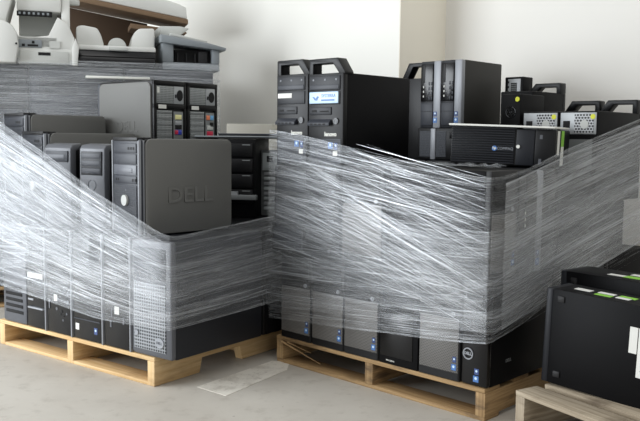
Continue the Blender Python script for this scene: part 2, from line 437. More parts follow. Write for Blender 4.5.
def psu_rear(t, w, h, d, x0, x1, z0, z1, yel=True):
    """power supply plate in the rear face (+y side) of a tower"""
    R = d/2
    p = part('power_supply', 'steel', t, (x0, x1, R-.004, R+.003, z0, z1, .001))
    wd = x1-x0
    part('fan_vent', 'vent_steel', p, (x0+.010, x0+wd*.60, R, R+.0042, z0+.004, z1-.006))
    MB().cyl((x0+wd*.32, R+.003, (z0+z1)/2-.004), 'y', .017, .003, 20).build('fan_hub', 'offwhite_plastic', p)
    s = part('power_socket', 'void', p, (x1-wd*.27, x1-wd*.08, R, R+.0055, (z0+z1)/2-.018, (z0+z1)/2+.010, .002))
    if yel: MB().cyl((x0+.014, R+.0025, z1-.016), 'y', .010, .002, 14).build('round_sticker', 'label_yellow', p)
def silver_tower(label, w=.117, h=.315, d=.335, group=None):
    t = thing('computer_tower', label, 'computer', (0,0,0), 0, group); F = -d/2
    part('case', 'side_grey', t, (-w/2, w/2, F+.02, d/2, 0, h, .004))
    part('front_panel', 'dark_slate', t, (-w/2, w/2-.040, F, F+.022, .0, h, .003))
    part('silver_strip', 'silver', t, (w/2-.041, w/2, F-.004, F+.022, .0, h, .004))
    bp = part('bay_panel', 'black_gloss', t, (-w/2+.002, w/2-.045, F-.006, F+.01, h*.40, h-.012, .002))
    for k in range(4):
        for j in (0, 1): part('port', 'slate', bp, (-.010+j*.014, -.002+j*.014, F-.0072, F-.004, h*.42+k*.023, h*.42+.016+k*.023, .001))
    for k in range(3): part('indicator', 'paper', bp, (-.042, -.036, F-.0072, F-.004, h*.46+k*.022, h*.46+.010+k*.022, .001))
    part('disc_tray', 'charcoal', bp, (-.044, -.032, F-.0072, F-.004, h*.68, h*.94, .001))
    part('lower_panel', 'slate', t, (-w/2+.002, w/2-.045, F-.003, F+.01, .012, h*.37, .002))
    part('lower_seam', 'void', t, (-w/2+.004, w/2-.048, F-.0036, F, h*.245, h*.252))
    stickers(t, F-.004, [(w/2-.028, .066, .020, .022, 'sticker_deep'), (w/2-.028, .036, .022, .024, 'sticker_blue')])
    return t
def big_dell(label, w, h, d, group=None, logo=True, side='olive_grey'):
    """tower with raised rounded grey side panel and silver-edged bay front"""
    t = thing('computer_tower', label, 'computer', (0,0,0), 0, group); F = -d/2
    part('case', 'black_plastic', t, (-w/2+.004, w/2-.006, F+.02, d/2, 0, h-.004, .012))
    def rr(x0, x1, z0, z1, r):
        out = []
        for cx, cz, a in ((x1-r, z0+r, -PI/2), (x1-r, z1-r, 0), (x0+r, z1-r, PI/2), (x0+r, z0+r, PI)):
            for k in range(6): out.append((cx+math.cos(a+k*PI/10)*r, cz+math.sin(a+k*PI/10)*r))
        return out
    sp = MB().prism(rr(F+.024, d/2-.002, .004, h-.005, .024), 'x', w/2-.012, w/2, .003).build('side_panel', side, t)
    sp2 = MB().prism(rr(F+.024, d/2-.002, .004, h-.005, .024), 'x', -w/2, -w/2+.012, .003).build('side_panel', side, t)
    if logo: text('lettering', 'DELL', .085, side, sp, (w/2+.0005, F+d*.52, h*.40), (PI/2, 0, PI/2), ext=.004, sx=1.15, off=.001); 
    if logo: text('lettering', 'DELL', .085, side, sp2, (-w/2-.0005, F+d*.53, h*.42), (PI/2, 0, -PI/2), ext=.0014, sx=1.15)
    part('front_panel', 'slate', t, (-w/2+.004, w/2-.010, F, F+.024, .0, h-.004, .010))
    for x in (-w/2+.003, w/2-.016): part('edge_trim', 'silver', t, (x, x+.005, F-.003, F+.03, .004, h-.010, .002))
    part('top_cap', 'black_plastic', t, (-w/2+.012, w/2-.02, F-.004, F+.06, h-.014, h+.002, .005))
    zz = h-.022
    for k, (hh, mt) in enumerate(((.040, 'slate'), (.042, 'slate'), (.042, 'slate_light'), (.032, 'slate'))):
        b_ = part('drive_bay', mt, t, (-w/2+.020, w/2-.028, F-.004, F+.01, zz-hh+.003, zz, .002))
        if k == 0:
            for j in range(3): part('port', 'void', b_, (.020+j*.018, .031+j*.018, F-.0048, F, zz-.024, zz-.014))
        if k == 2: part('disc_tray', 'slate_light', b_, (-w/2+.035, w/2-.055, F-.006, F, zz-.030, zz-.012, .001))
        if k == 3:
            for j in (-.07, -.055, .05, .068): part('port', 'void', b_, (j, j+.009, F-.0048, F, zz-.020, zz-.010))
        zz -= hh
    part('grille', 'mesh_black', t, (-w/2+.020, w/2-.028, F-.003, F+.01, .02, zz-.004))
    MB().cyl((0, F-.003, zz-.022), 'y', .005, .003, 12).build('indicator', 'silver', t)
    MB().cyl((0, F-.012, zz-.062), 'y', .021, .012, 24, sx=.95).build('power_button', 'offwhite_plastic', t)
    return t
def slim_tower(label, w=.135, h=.345, d=.30, style=0):
    t = thing('computer_tower', label, 'computer', (0,0,0), 0, 'slim silver-fronted towers'); F = -d/2
    case(t, w-.006, h-.012, d, 'black_plastic')
    pr = [(F+.02, 0), (F, .01), (F-.004, h*.6), (F-.002, h-.02), (F+.010, h-.004), (F+.06, h+.002), (F+.06, h-.02), (F+.03, h-.03), (F+.03, 0)]
    MB().prism(pr, 'x', -w/2, w/2, .005).build('front_panel', 'silver_dark', t)
    if style == 0:
        b_ = part('drive_bay', 'slate', t, (-w/2+.012, w/2-.012, F-.008, F+.01, h-.075, h-.030, .002))
        part('disc_tray', 'slate_light', b_, (-w/2+.02, w/2-.03, F-.0095, F, h-.062, h-.045, .001))
    else:
        b_ = part('drive_bay', 'dark_slate', t, (-w/2+.012, w/2-.012, F-.008, F+.01, h-.125, h-.030, .002))
        for k in range(3): part('drive_slot', 'slate', b_, (-w/2+.018, w/2-.018, F-.0095, F, h-.058-k*.03, h-.038-k*.03, .001))
        MB().ring((0, h-.165), .022, .0205, F-.0055, F).build('badge_arc', 'slate_light', t)
    return t
def rear_dell(label, w=.2, h=.39, d=.45, ports=0, logo=False):
    """seen from behind: +y face carries the rear panel"""
    t = thing('computer_tower', label, 'computer', (0,0,0), 0, 'towers turned rear side out on the left stack'); R = d/2
    part('case', 'black_plastic', t, (-w/2+.004, w/2-.004, -R+.02, R-.004, 0, h, .008))
    part('front_panel', 'slate', t, (-w/2+.004, w/2-.004, -R, -R+.024, .0, h-.004, .008))
    if logo:
        def rr(x0, x1, z0, z1, r):
            out = []
            for cx, cz, a in ((x1-r, z0+r, -PI/2), (x1-r, z1-r, 0), (x0+r, z1-r, PI/2), (x0+r, z0+r, PI)):
                for k in range(6): out.append((cx+math.cos(a+k*PI/10)*r, cz+math.sin(a+k*PI/10)*r))
            return out
        sp = MB().prism(rr(-R+.03, R-.014, .006, h-.008, .03), 'x', w/2-.006, w/2+.005, .003).build('side_panel', 'olive_grey', t)
        text('lettering', 'DELL', .075, 'olive_grey', sp, (w/2+.0055, .03, h*.44), (PI/2, 0, PI/2), ext=.0014)
    part('rear_frame', 'black_plastic', t, (-w/2+.002, -w/2+.016, R-.01, R+.004, 0, h, .002), (w/2-.018, w/2-.002, R-.01, R+.004, 0, h, .002), (-w/2+.002, w/2-.002, R-.01, R+.004, h-.022, h, .002), (-w/2+.002, w/2-.002, R-.01, R+.004, h-.130, h-.108, .002))
    # viewed from behind, -x is to the right
    p = part('power_supply', 'perf_steel', t, (-.022, w/2-.020, R-.006, R+.002, h-.106, h-.024, .001))
    q = part('socket_plate', 'steel', t, (-w/2+.018, -.023, R-.006, R+.003, h-.106, h-.024, .001))
    MB().cyl((-.058, R+.001, h-.066), 'y', .026, .004, 20, sx=.72).build('power_socket', 'void', q)
    part('switch', 'void', q, (-.036, -.029, R, R+.006, h-.078, h-.062))
    part('paper_label', 'paper', t, (.025, .072, R-.002, R+.0045, h-.130, h-.112))
    if ports == 0: part('paper_label', 'paper', p, (w/2-.036, w/2-.022, R, R+.0035, h-.058, h-.030))
    g = part('slot_covers', 'perf_steel', t, (-.012, w/2-.022, R-.006, R+.001, .06, h-.138, .001))
    for k in range(7): part('slot_rib', 'steel_dull', g, (-.010, w/2-.024, R, R+.003, .075+k*.027, .083+k*.027))
    io = part('port_plate', 'steel_dull', t, (-w/2+.020, -.022, R-.006, R+.001, .06, h-.142, .001))
    cs = [('port_yellow', h-.168), ('steel', h-.196), ('void', h-.214), ('port_blue', h-.240)] if ports == 0 else [('port_orange', h-.166), ('port_cyan', h-.166), ('void', h-.200), ('offwhite_plastic', h-.215), ('port_red', h-.244)]
    for c_, z in cs:
        xx = (-.068, -.030) if ports == 0 or c_ in ('port_red', 'offwhite_plastic') else ((-.048, -.026) if c_ == 'port_orange' else (-.072, -.050))
        part('port', c_, io, (xx[0], xx[1], R, R+.005, z-.011, z+.011, .001))
    if ports == 0: part('port', 'port_red', io, (-.046, -.028, R, R+.0056, h-.250, h-.230, .001))
    return t
def rear_small(label, w=.09, h=.29, d=.30, style=0):
    t = thing('computer_tower', label, 'computer', (0,0,0), 0, None); R = d/2
    part('case', 'black_steel', t, (-w/2, w/2, -R, R-.002, 0, h, .004))
    if style == 0:
        f = MB().ring((0, h-.075), .022, .004, R-.004, R+.003, 24).build('fan_vent', 'silver', t)
        for k in range(6):
            a = k*PI/3; m = MB().cyl((math.cos(a)*.013, R-.002, h-.075+math.sin(a)*.013), 'y', .0035, .006, 8).build('vent_hole', 'void', f)
        part('paper_label', 'steel_dull', t, (-.030, .030, R-.003, R+.001, h-.155, h-.128))
        MB().cyl((-.030, R-.001, h-.022), 'y', .010, .002, 14).build('round_sticker', 'label_yellow', t)
        for k in range(4): part('port', 'steel_dull', t, (-.034+k*.018, -.022+k*.018, R-.002, R+.003, h-.190, h-.172))
    else:
        p = part('port_plate', 'steel', t, (-.036, .030, R-.004, R+.002, h-.16, h-.010, .001))
        part('vent', 'void', p, (-.018, .014, R, R+.0025, h-.075, h-.028))
        for k in range(5): part('vent_bar', 'steel_dull', p, (-.016, .012, R+.001, R+.0035, h-.073+k*.009, h-.069+k*.009))
        for k in range(6): part('screw_tab', 'void', p, (.024, .031, R, R+.003, h-.030-k*.022, h-.020-k*.022))
        part('port', 'steel_dull', p, (-.03, .02, R, R+.004, h-.115, h-.09))
    return t
def flat_desktop(label, w=.36, h=.11, d=.40, group=None, mat='black_plastic', stripe=False):
    t = thing('desktop_computer', label, 'computer', (0,0,0), 0, group); F = -d/2
    case(t, w, h, d)
    part('front_panel', mat, t, (-w/2, w/2, F, F+.024, .0, h, .005))
    part('drive_bay', 'black_gloss', t, (.02, w/2-.015, F-.002, F+.01, h-.05, h-.02, .002))
    part('grille', 'mesh_black', t, (-w/2+.015, 0, F-.0015, F+.01, .015, h-.015))
    if stripe: part('silver_strip', 'silver', t, (stripe-.014, stripe+.014, F-.006, F+.01, .002, h-.002, .003))
    MB().cyl((w/2-.03, F-.004, .025), 'y', .007, .006, 14).build('power_button', 'silver_dark', t)
    return t
def put(t, fr, u0, v0, z, w, d, yaw=0., label=None, tilt=None):
    """u0,v0: front left corner of the footprint in a pallet frame (yaw 0)"""
    t.location = fr(u0+w/2, v0+d/2, z); t.rotation_euler = ((tilt or (0,0))[0], (tilt or (0,0))[1], fr.a+yaw)
    return t
def put_right(t, fr, u_face, v0, z, w, d):
    """front turned towards +u; w runs along v"""
    t.location = fr(u_face-d/2, v0+w/2, z); t.rotation_euler = (0, 0, fr.a+PI/2); return t

# ---- middle pallet, bottom layer, front row
G1 = 'mesh-fronted towers in the bottom row of the middle stack'
M1 = put(mesh_tower('charcoal mesh-front tower with blue stickers, leftmost in bottom row of middle stack', w=.172, group=G1), B, -.989, 0, ZP, .172, .42)
def cpm(u, lab): return copy_tree(M1, B(u+.086, .21, ZP), B.a, lab, G1)
cpm(-.810, 'charcoal mesh-front tower with blue stickers, second from left in bottom row of middle stack')
cpm(-.636, 'charcoal mesh-front tower with blue stickers, just left of the plain black bottom tower')
put(bare_box_tower('plain black tower without stickers among mesh-front towers at bottom of middle stack', w=.178), B, -.460, 0, ZP, .178, .42)
cpm(-.278, 'charcoal mesh-front tower squeezed beside the glossy tower with the round badge')
BT = put(badge_tower('glossy black tower with round silver badge on the bottom right corner of middle stack', w=.106+.0), B, -.102, 0, ZP, .106, .42)
BT2 = None
# further bottom towers that carry the rest
GP = 'plain black towers deep in the middle stack'
P1 = put(plain_tower('black tower behind the round-badge tower at bottom right side of middle stack', group=GP), B, -.173, .43, ZP, .175, .42)
def cpp(u, v, z, lab): return copy_tree(P1, B(u+.0875, v+.21, z), B.a, lab, GP)
cpp(-.173, .86, ZP, 'black tower at the rear right bottom corner of middle stack')
cpp(-.989, .43, ZP, 'black tower second along the left bottom side of middle stack')
zs = (ZP, ZP+.361)
for i, z in enumerate(zs):
    lv = ('bottom', 'second')[i]
    cpp(-1.085, .86, z, 'black tower at rear left corner of middle stack in the %s layer' % lv)
    cpp(-.908, .86, z, 'black tower next to the rear left corner tower of middle stack, %s layer' % lv)
    cpp(-.731, .86, z, 'black tower in the rear middle of the middle stack, %s layer' % lv)
    cpp(-.554, .86, z, 'black tower right of the rear middle of middle stack, %s layer' % lv)
    cpp(-.50, .43, z, 'black tower inside the middle stack behind the front row, %s layer' % lv)
L2 = ZP+.361
# second layer front
G2 = 'flat desktops under the two handled towers'
D1 = put(flat_desktop('flat black desktop just above the bottom row at left of middle stack', w=.36, h=.114, group=G2), B, -1.03, -.018, L2, .36, .40)
copy_tree(D1, B(-.845, .19, L2+.115), B.a, 'flat black desktop, middle of three under the handled towers', G2)
copy_tree(D1, B(-.842, .19, L2+.230), B.a, 'flat black desktop directly under the two handled towers', G2)
put(mesh_tower('dark tower upright in second layer right of the flat desktops', w=.20, stick=False), B, -.655, 0, L2, .20, .42)
G3 = 'second layer towers facing the right side'
put_right(mesh_tower('corner tower in second layer of middle stack turned to face right', w=.158, group=G3), B, 0, 0, L2, .158, .42)
put_right(silver_tower('silver-strip tower beside the second layer corner tower, facing right', w=.165, h=.355, d=.42, group=G3), B, 0, .163, L2, .165, .42)
put_right(plain_tower('narrow black tower third along the right side of second layer', w=.095, group=G3), B, 0, .333, L2, .095, .42)
put(plain_tower('short black tower under the flat striped desktop at right side of middle stack', w=.30, d=.265), B, -.30, .44, L2, .30, .265)
G4 = 'flat desktops under the rear-facing towers'
D2 = put(flat_desktop('flat black desktop, lower of two under the rear-facing towers at right', w=.32, h=.108, d=.30, group=G4), B, -.32, .715, L2, .32, .30)
copy_tree(D2, B(-.16, .865, L2+.109), B.a, 'flat black desktop, upper of two under the rear-facing towers at right', G4)
# third layer: handled towers at front left
L3 = L2+.3615
hz = L2+.345
put(workstation('black handled tower with small white label, top left front of middle stack', w=.180, plate='white'), B, -1.023, 0, hz+.001, .180, .405)
put(workstation('black handled tower with pale blue name plate, top of middle stack', w=.185, h=.360, plate='blue'), B, -.840, 0, hz+.001, .185, .405)
# striped desktop lying flat with white sheet on it
def hp_desktop():
    w, h, d = .385, .136, .30
    t = thing('desktop_computer', 'wide black desktop with horizontally ribbed front lying on the middle stack', 'computer', (0,0,0)); F = -d/2
    case(t, w, h, d, bev=.004)
    part('front_panel', 'black_plastic', t, (-w/2, w/2, F, F+.024, 0, h, .004))
    g = MB()
    for k in range(15):
        z = .006+k*.0090
        g.prism([(F+.004, z), (F-.006, z+.001), (F-.006, z+.0045), (F+.004, z+.0075)], 'x', -w/2+.004, .046)
    g.build('ribbed_grille', 'dark_slate', t)
    e = MB().cyl((-.025, F-.0085, h*.45), 'y', .0095, .003, 20).build('badge', 'sticker_blue', t)
    text('lettering', 'hp', .013, 'paper', e, (-.025, F-.0088, h*.45+.001), off=.0004)
    text('lettering', 'COMPAQ', .014, 'silver', t, (.014, F-.0068, h*.45), ext=.0012)
    part('divider', 'void', t, (.047, .052, F-.001, F+.01, .003, h-.003))
    bp = part('bay_panel', 'dark_slate', t, (.053, .118, F-.005, F+.01, .004, h-.004, .002))
    part('drive_bay', 'black_plastic', t, (.121, w/2-.004, F-.005, F+.01, .004, h-.004, .002))
    MB().cyl((.061, F-.010, h*.52), 'y', .0065, .006, 16).build('power_button', 'paper', t)
    part('marking', 'silver_dark', t, (.136, .146, F-.006, F, .012, .030), (.136, .146, F-.006, F, h-.035, h-.02))
    # barcode labels on its right flank
    part('barcode_label', 'paper', t, (w/2-.001, w/2+.001, F+.030, F+.075, .045, h-.004))
    q = part('barcode_label', 'paper', t, (w/2-.001, w/2+.001, F+.110, F+.170, .004, .075))
    part('barcode_label', 'label_green', t, (w/2-.001, w/2+.0008, F+.110, F+.170, .075, h-.002))
    return t
HPA = -.45
hp = hp_desktop()
HL = Vector((.490, 3.050, 0)); hx = Vector((math.cos(HPA), math.sin(HPA), 0)); hy = Vector((-math.sin(HPA), math.cos(HPA), 0))
hp.location = HL + hx*.1925 + hy*.15 + Vector((0, 0, L3+.006)); hp.rotation_euler = (0, .030, HPA)
# white sheet lying on it
sh = MB().box(-.195, .194, -.17, .15, 0, .007, .002).build('foam_sheet', 'paper'); tag(sh, 'thin white sheet lying on the wide ribbed desktop', 'sheet')
sh.location = HL + hx*.1925 + hy*.15 + Vector((0, 0, L3+.006+.1400)); sh.rotation_euler = (0, .030, HPA)
# tier behind and the two silver strip towers on it
T3 = put(flat_desktop('flat black desktop with one upright silver strip, under the twin silver-strip towers', w=.335, h=.15, d=.36, stripe=-.072), B, -.975, .88, L3, .335, .36)
GS = 'twin silver-strip towers standing at the back'
s1 = put(silver_tower('upright silver-strip tower, left of the twin pair at back of middle stack', group=GS), B, -.974, .90, L3+.151, .117, .335)
s2 = copy_tree(s1, B(-.738-.0585, .90+.1675, L3+.151), B.a, 'upright silver-strip tower, right of the twin pair, its grey side showing', GS)
# handle tower left behind
put(workstation('black handled tower partly hidden behind the twin silver-strip towers', w=.15, h=.392, d=.34, rear=True, mirror=-1, hh=.075), B, -1.110, .93, L3, .15, .34)
# rear-facing towers at the right (rear turned to the viewer: yaw + 180)
def rear_workstation(label, h):
    w, d = .163, .41
    t = workstation(label, w=w, h=h, d=d, rear=True, group='handled towers turned rear side out')
    psu_rear(t, w, h, d, -w/2+.006, w/2-.008, h-.090, h-.006)
    part('rear_slots', 'steel_dull', t, (-w/2+.02, w/2-.02, d/2-.004, d/2+.002, .03, h-.11))
    return t
zr = L2+.2185
def put_rear(t, fr, u0, v0, z, w, d, yaw=0.):
    t.location = fr(u0+w/2, v0+d/2, z); t.rotation_euler = (0, 0, fr.a+PI+yaw); return t
r1 = put_rear(rear_workstation('handled tower showing its silver power supply, left one behind the white sheet', 1.047-zr), B, -.322, .73, zr, .163, .41)
r2 = put_rear(rear_workstation('handled tower showing its silver power supply, right one beside the film edge', 1.047-zr), B, -.158, .73, zr, .163, .41)
put_rear(rear_small('small black computer with round fan vent standing behind the white sheet', .088, 1.122-L3, .20), B, -.425, .735, L3, .088, .20)
put_rear(rear_small('small computer with silver rear plate peeking right of the twin towers', .098, 1.228-L3, .09, 1), B, -.667, 1.150, L3, .098, .09)
put_rear(workstation('black handled tower behind, at the back right near the wall', w=.163, h=1.147-L3, d=.30, rear=True, mirror=1, hh=.048), B, -.565, .95, L3, .163, .30, 0)

# ---- left pallet, bottom layer
HA = .44
def silver_edge_tower(label, w, h=HA, d=.45, style=0):
    t = thing('computer_tower', label, 'computer', (0,0,0)); F = -d/2
    case(t, w, h, d, 'black_steel' if style != 5 else 'dark_slate')
    if style == 0:      # slatted silver front
        part('front_panel', 'silver_dark', t, (-w/2, w/2, F, F+.03, 0, h, .012))
        for k in range(5):
            z = .045+k*.026
            part('vent_slot', 'void', t, (-w/2+.026, w/2-.022+k*-.002, F-.003, F+.01, z, z+.014, .002))
        part('drive_bay', 'slate', t, (-w/2+.02, w/2-.02, F-.003, F+.01, h-.11, h-.03, .002))
    elif style == 5:    # corner: perforated silver
        part('front_panel', 'silver_dark', t, (-w/2, w/2, F, F+.03, 0, h, .014))
        part('grille', 'mesh_silver', t, (-w/2+.018, w/2-.030, F-.003, F+.01, .025, h-.16, .002))
        part('drive_bay', 'slate', t, (-w/2+.02, w/2-.03, F-.003, F+.01, h-.145, h-.09, .002))
        part('drive_bay', 'slate', t, (-w/2+.02, w/2-.03, F-.003, F+.01, h-.085, h-.03, .002))
        bg = MB().cyl((w/2-.060, F-.007, .062), 'y', .019, .006, 24, sx=1.2).build('badge', 'silver', t)
        text('lettering', 'DELL', .014, 'slate', bg, (w/2-.060, F-.0072, .062))
        MB().cyl((-w/2+.035, F-.007, .085), 'y', .010, .006, 16).build('power_button', 'silver', t)
    else:
        part('front_panel', 'black_gloss', t, (-w/2, w/2-.006, F, F+.03, 0, h, .010))
        part('edge_trim', 'silver', t, (w/2-.007, w/2, F-.003, F+.03, 0, h, .002))
        part('drive_bay', 'black_plastic', t, (-w/2+.014, w/2-.02, F-.003, F+.01, h-.11, h-.03, .002))
        if style == 1:
            part('name_strip', 'paper', t, (-w/2+.012, w/2-.02, F-.0015, F+.001, .215, .238))
            part('ledge', 'silver', t, (-w/2+.02, w/2-.012, F-.010, F+.005, .085, .092, .002))
            part('marking', 'silver', t, (-w/2+.012, -w/2+.05, F-.0015, F+.001, .118, .126))
        if style == 2:
            rn = random.Random(5)
            for k in range(16):
                x = rn.uniform(-.02, w/2-.024); z = rn.uniform(.06, .21); q = rn.uniform(.004, .009)
                MB().cyl((x, F-.0015, z), 'y', q, .002, 7).build('vent_hole', 'silver_dark' if k % 2 else 'void', t)
            stickers(t, F, [(-.022, .150, .022, .028, 'paper')])
            part('marking', 'silver_dark', t, (-w/2+.018, -w/2+.026, F-.0015, F+.001, .10, .14))
        if style == 3:
            stickers(t, F, [(-w/2+.032, .052, .022, .026, 'paper'), (w/2-.045, .048, .020, .026, 'sticker_deep')])
            part('lower_seam', 'slate', t, (-w/2+.01, w/2-.02, F-.0015, F+.001, .083, .087))
        if style == 4:
            stickers(t, F, [(.0, .150, .026, .030, 'paper')])
            for x, z in ((-.04, .08), (-.035, .12), (.035, .10)): part('marking', 'silver_dark', t, (x, x+.008, F-.0015, F+.001, z, z+.028))
    return t
rows = [(-.985, -.809, 0, 'silver tower with slatted vent front at bottom left of left stack'),
        (-.806, -.667, 1, 'black tower with thin silver ledge beside the slatted silver tower'),
        (-.664, -.491, 2, 'black tower with speckled perforations in bottom row of left stack'),
        (-.488, -.295, 3, 'plain glossy black tower with one white and one blue sticker, left stack'),
        (-.292, -.130, 4, 'black tower with white sticker left of the perforated silver corner tower'),
        (-.127, .094, 5, 'large tower with perforated silver front at bottom right corner of left stack')]
for u0, u1, st, lab in rows:
    put(silver_edge_tower(lab, u1-u0, d=.45 if st != 5 else .50, style=st), A, u0, 0, ZP, u1-u0, .45 if st != 5 else .50)
GA = 'large towers deep in the left stack'
Q1 = put(plain_tower('large black tower behind the perforated corner tower on right side of left stack', w=.22, h=HA, d=.44, group=GA), A, -.127, .51, ZP, .22, .44)
for u, lab in ((-.36, 'large black tower behind the front row of left stack, second from right'), (-.59, 'large black tower in the rear middle of left stack'), (-.82, 'large black tower in rear left of left stack'), (-1.05, 'large black tower at rear left corner of left stack')):
    copy_tree(Q1, A(u+.11, .73, ZP), A.a, lab, GA)
ZA = ZP+HA+.002
# ---- left stack second layer
def put_corner(t, x, y, a, w, d, z, tilt=(0, 0)):
    """x,y = world position of the front right bottom corner, a = yaw"""
    ex = Vector((math.cos(a), math.sin(a), 0)); ey = Vector((-math.sin(a), math.cos(a), 0))
    t.location = Vector((x, y, z)) - ex*w/2 + ey*d/2; t.rotation_euler = (tilt[0], tilt[1], a); return t
put_corner(big_dell('big grey-sided tower with oval white power button at front of left stack', .21, .925-ZA, .43), -.672, 3.01, -.8, .21, .43, ZA)
put_corner(big_dell('grey-sided tower showing mainly its rounded side top, second row of left stack', .24, .945-ZA, .45, logo=False), -1.186, 3.48, -.8, .24, .45, ZA)
put_corner(big_dell('grey-sided tower furthest left, highest behind the others on left stack', .245, 1.028-ZA, .40, logo=False), -1.33, 3.65, -.8, .245, .40, ZA)
put_corner(slim_tower('slim silver tower with single framed bay, left of the slim pair', .148, .897-ZA, .27, 0), -1.013, 3.27, -.5, .148, .27, ZA)
put_corner(slim_tower('slim silver tower with triple drive slots beside the big grey-sided tower', .135, .897-ZA, .27, 1), -.858, 3.205, -.5, .135, .27, ZA)
# pieces that carry the rear-facing pair
TH = .88
ZT = .80
ey = Vector((.77, -.637, 0)); ex = Vector((-.637, -.77, 0))     # local axes of the rear-facing pair
ya = math.atan2(-.77, -.637)
def put_pair(t, k, w, d, z):
    # near corner of the pair at (-.779,3.75); rear runs (.637,.77), sides run (-.77,.637)
    p = Vector((-.779, 3.75, 0)) + Vector((.637, .77, 0))*(k*w + w/2) + Vector((-.77, .637, 0))*(d/2)
    t.location = (p.x, p.y, z); t.rotation_euler = (0, 0, ya); return t
put_pair(rear_dell('grey-sided tower turned to show its rear ports, left of the pair on left stack', .20, 1.190-ZT, .44, 0, True), 0, .203, .44, ZT)
put_pair(rear_dell('black tower showing rear panel with orange and blue ports, right of the pair', .20, 1.190-ZT, .44, 1), 1, .203, .44, ZT)
sup = flat_desktop('wide flat desktop beneath the rear-facing pair on the left stack', w=.34, h=(ZT-ZA)/2-.001, d=.36, group='desktops beneath the rear-facing pair')
put_pair(sup, 0, .406, .44, ZA)
copy_tree(sup, (sup.location.x, sup.location.y, ZA+(ZT-ZA)/2), ya, 'wide flat desktop directly carrying the rear-facing pair on the left stack', 'desktops beneath the rear-facing pair')

# rack-like black unit and open silver chassis at the back right of the left stack
def rack(label):
    w, h, d = .22, .37, .30
    t = thing('server_unit', label, 'computer', (0,0,0)); F = -d/2
    part('case', 'black_steel', t, (-w/2, w/2, F+.012, d/2, 0, h, .003))
    for k in range(4):
        dr = part('drive_tray', 'black_plastic', t, (-w/2+.01, w/2-.012, F, F+.02, h-.085-k*.072, h-.022-k*.072, .003))
        part('tray_latch', 'steel_dull', dr, (w/2-.062, w/2-.024, F-.002, F+.002, h-.030-k*.072, h-.026-k*.072))
    part('shelf_board', 'steel_dull', t, (-w/2, w/2+.01, F-.02, F+.01, h-.285, h-.262, .002))
    part('connector', 'steel', t, (-.05, -.02, F-.018, F+.0, h-.262, h-.245), (-.01, .03, F-.018, F, h-.262, h-.247))
    return t
rk = rack('black open-front drive unit right of the big grey-sided tower'); rk.location = (-.392, 3.93, ZA); rk.rotation_euler = (0, 0, -.15)
def chassis(label):
    w, h, d = .20, .315, .30
    t = thing('open_chassis', label, 'computer', (0,0,0)); F = -d/2
    part('case', 'steel_dull', t, (-w/2, w/2, F+.01, d/2, 0, h, .003))
    part('power_supply', 'circuit', t, (-w/2+.012, w/2-.02, F-.004, F+.015, h-.095, h-.012, .002))
    part('power_socket', 'void', t, (-w/2+.035, -w/2+.065, F-.007, F, h-.055, h-.025))
    rn = random.Random(3)
    for k in range(9):
        z = .03+k*.024
        part('slot_cover', 'steel' if k % 2 else 'circuit', t, (-w/2+.02, w/2-.05+rn.uniform(-.02, .02), F-.004, F+.012, z, z+.013, .001))
    MB().cyl((w/2-.025, F-.004, .12), 'y', .008, .012, 12).build('connector', 'label_yellow', t)
    return t
ch = chassis('open silver chassis with metal slot covers beside the middle stack'); ch.location = (-.15, 4.0, ZA); ch.rotation_euler = (0, 0, -.3)
bs = put(flat_desktop('flat desktop under the open silver chassis at rear right of left stack', w=.50, h=HA, d=.22, mat='black_steel'), A, -.16, .965, ZP, .50, .20) if False else None
Q2 = copy_tree(Q1, A(-.02, 1.18, ZP), A.a, 'large black tower at the far right rear corner of left stack', GA)
Q3 = copy_tree(Q1, A(-.25, 1.18, ZP), A.a, 'large black tower next to the far right rear corner of left stack', GA)
zt = ZA+.371
for i, (x, y, z, w, d, a, m_, lab) in enumerate(((-.40, 3.95, zt, .42, .30, .12, 'grey_plastic', 'thin grey flat panel on the black drive unit, lower one'),
                                 (-.30, 4.02, zt+.0125, .36, .28, -.15, 'slate', 'thin slate-grey flat panel lying on top of the other panel'))):
    t = thing('flat_panel', lab, 'panel', (x, y, z), a, 'thin panels on the drive unit')
    part('lid', m_, t, (-w/2, w/2, -d/2, d/2, .006, .012, .002)); part('base', 'charcoal', t, (-w/2+.003, w/2-.003, -d/2+.003, d/2-.003, 0, .006, .002))

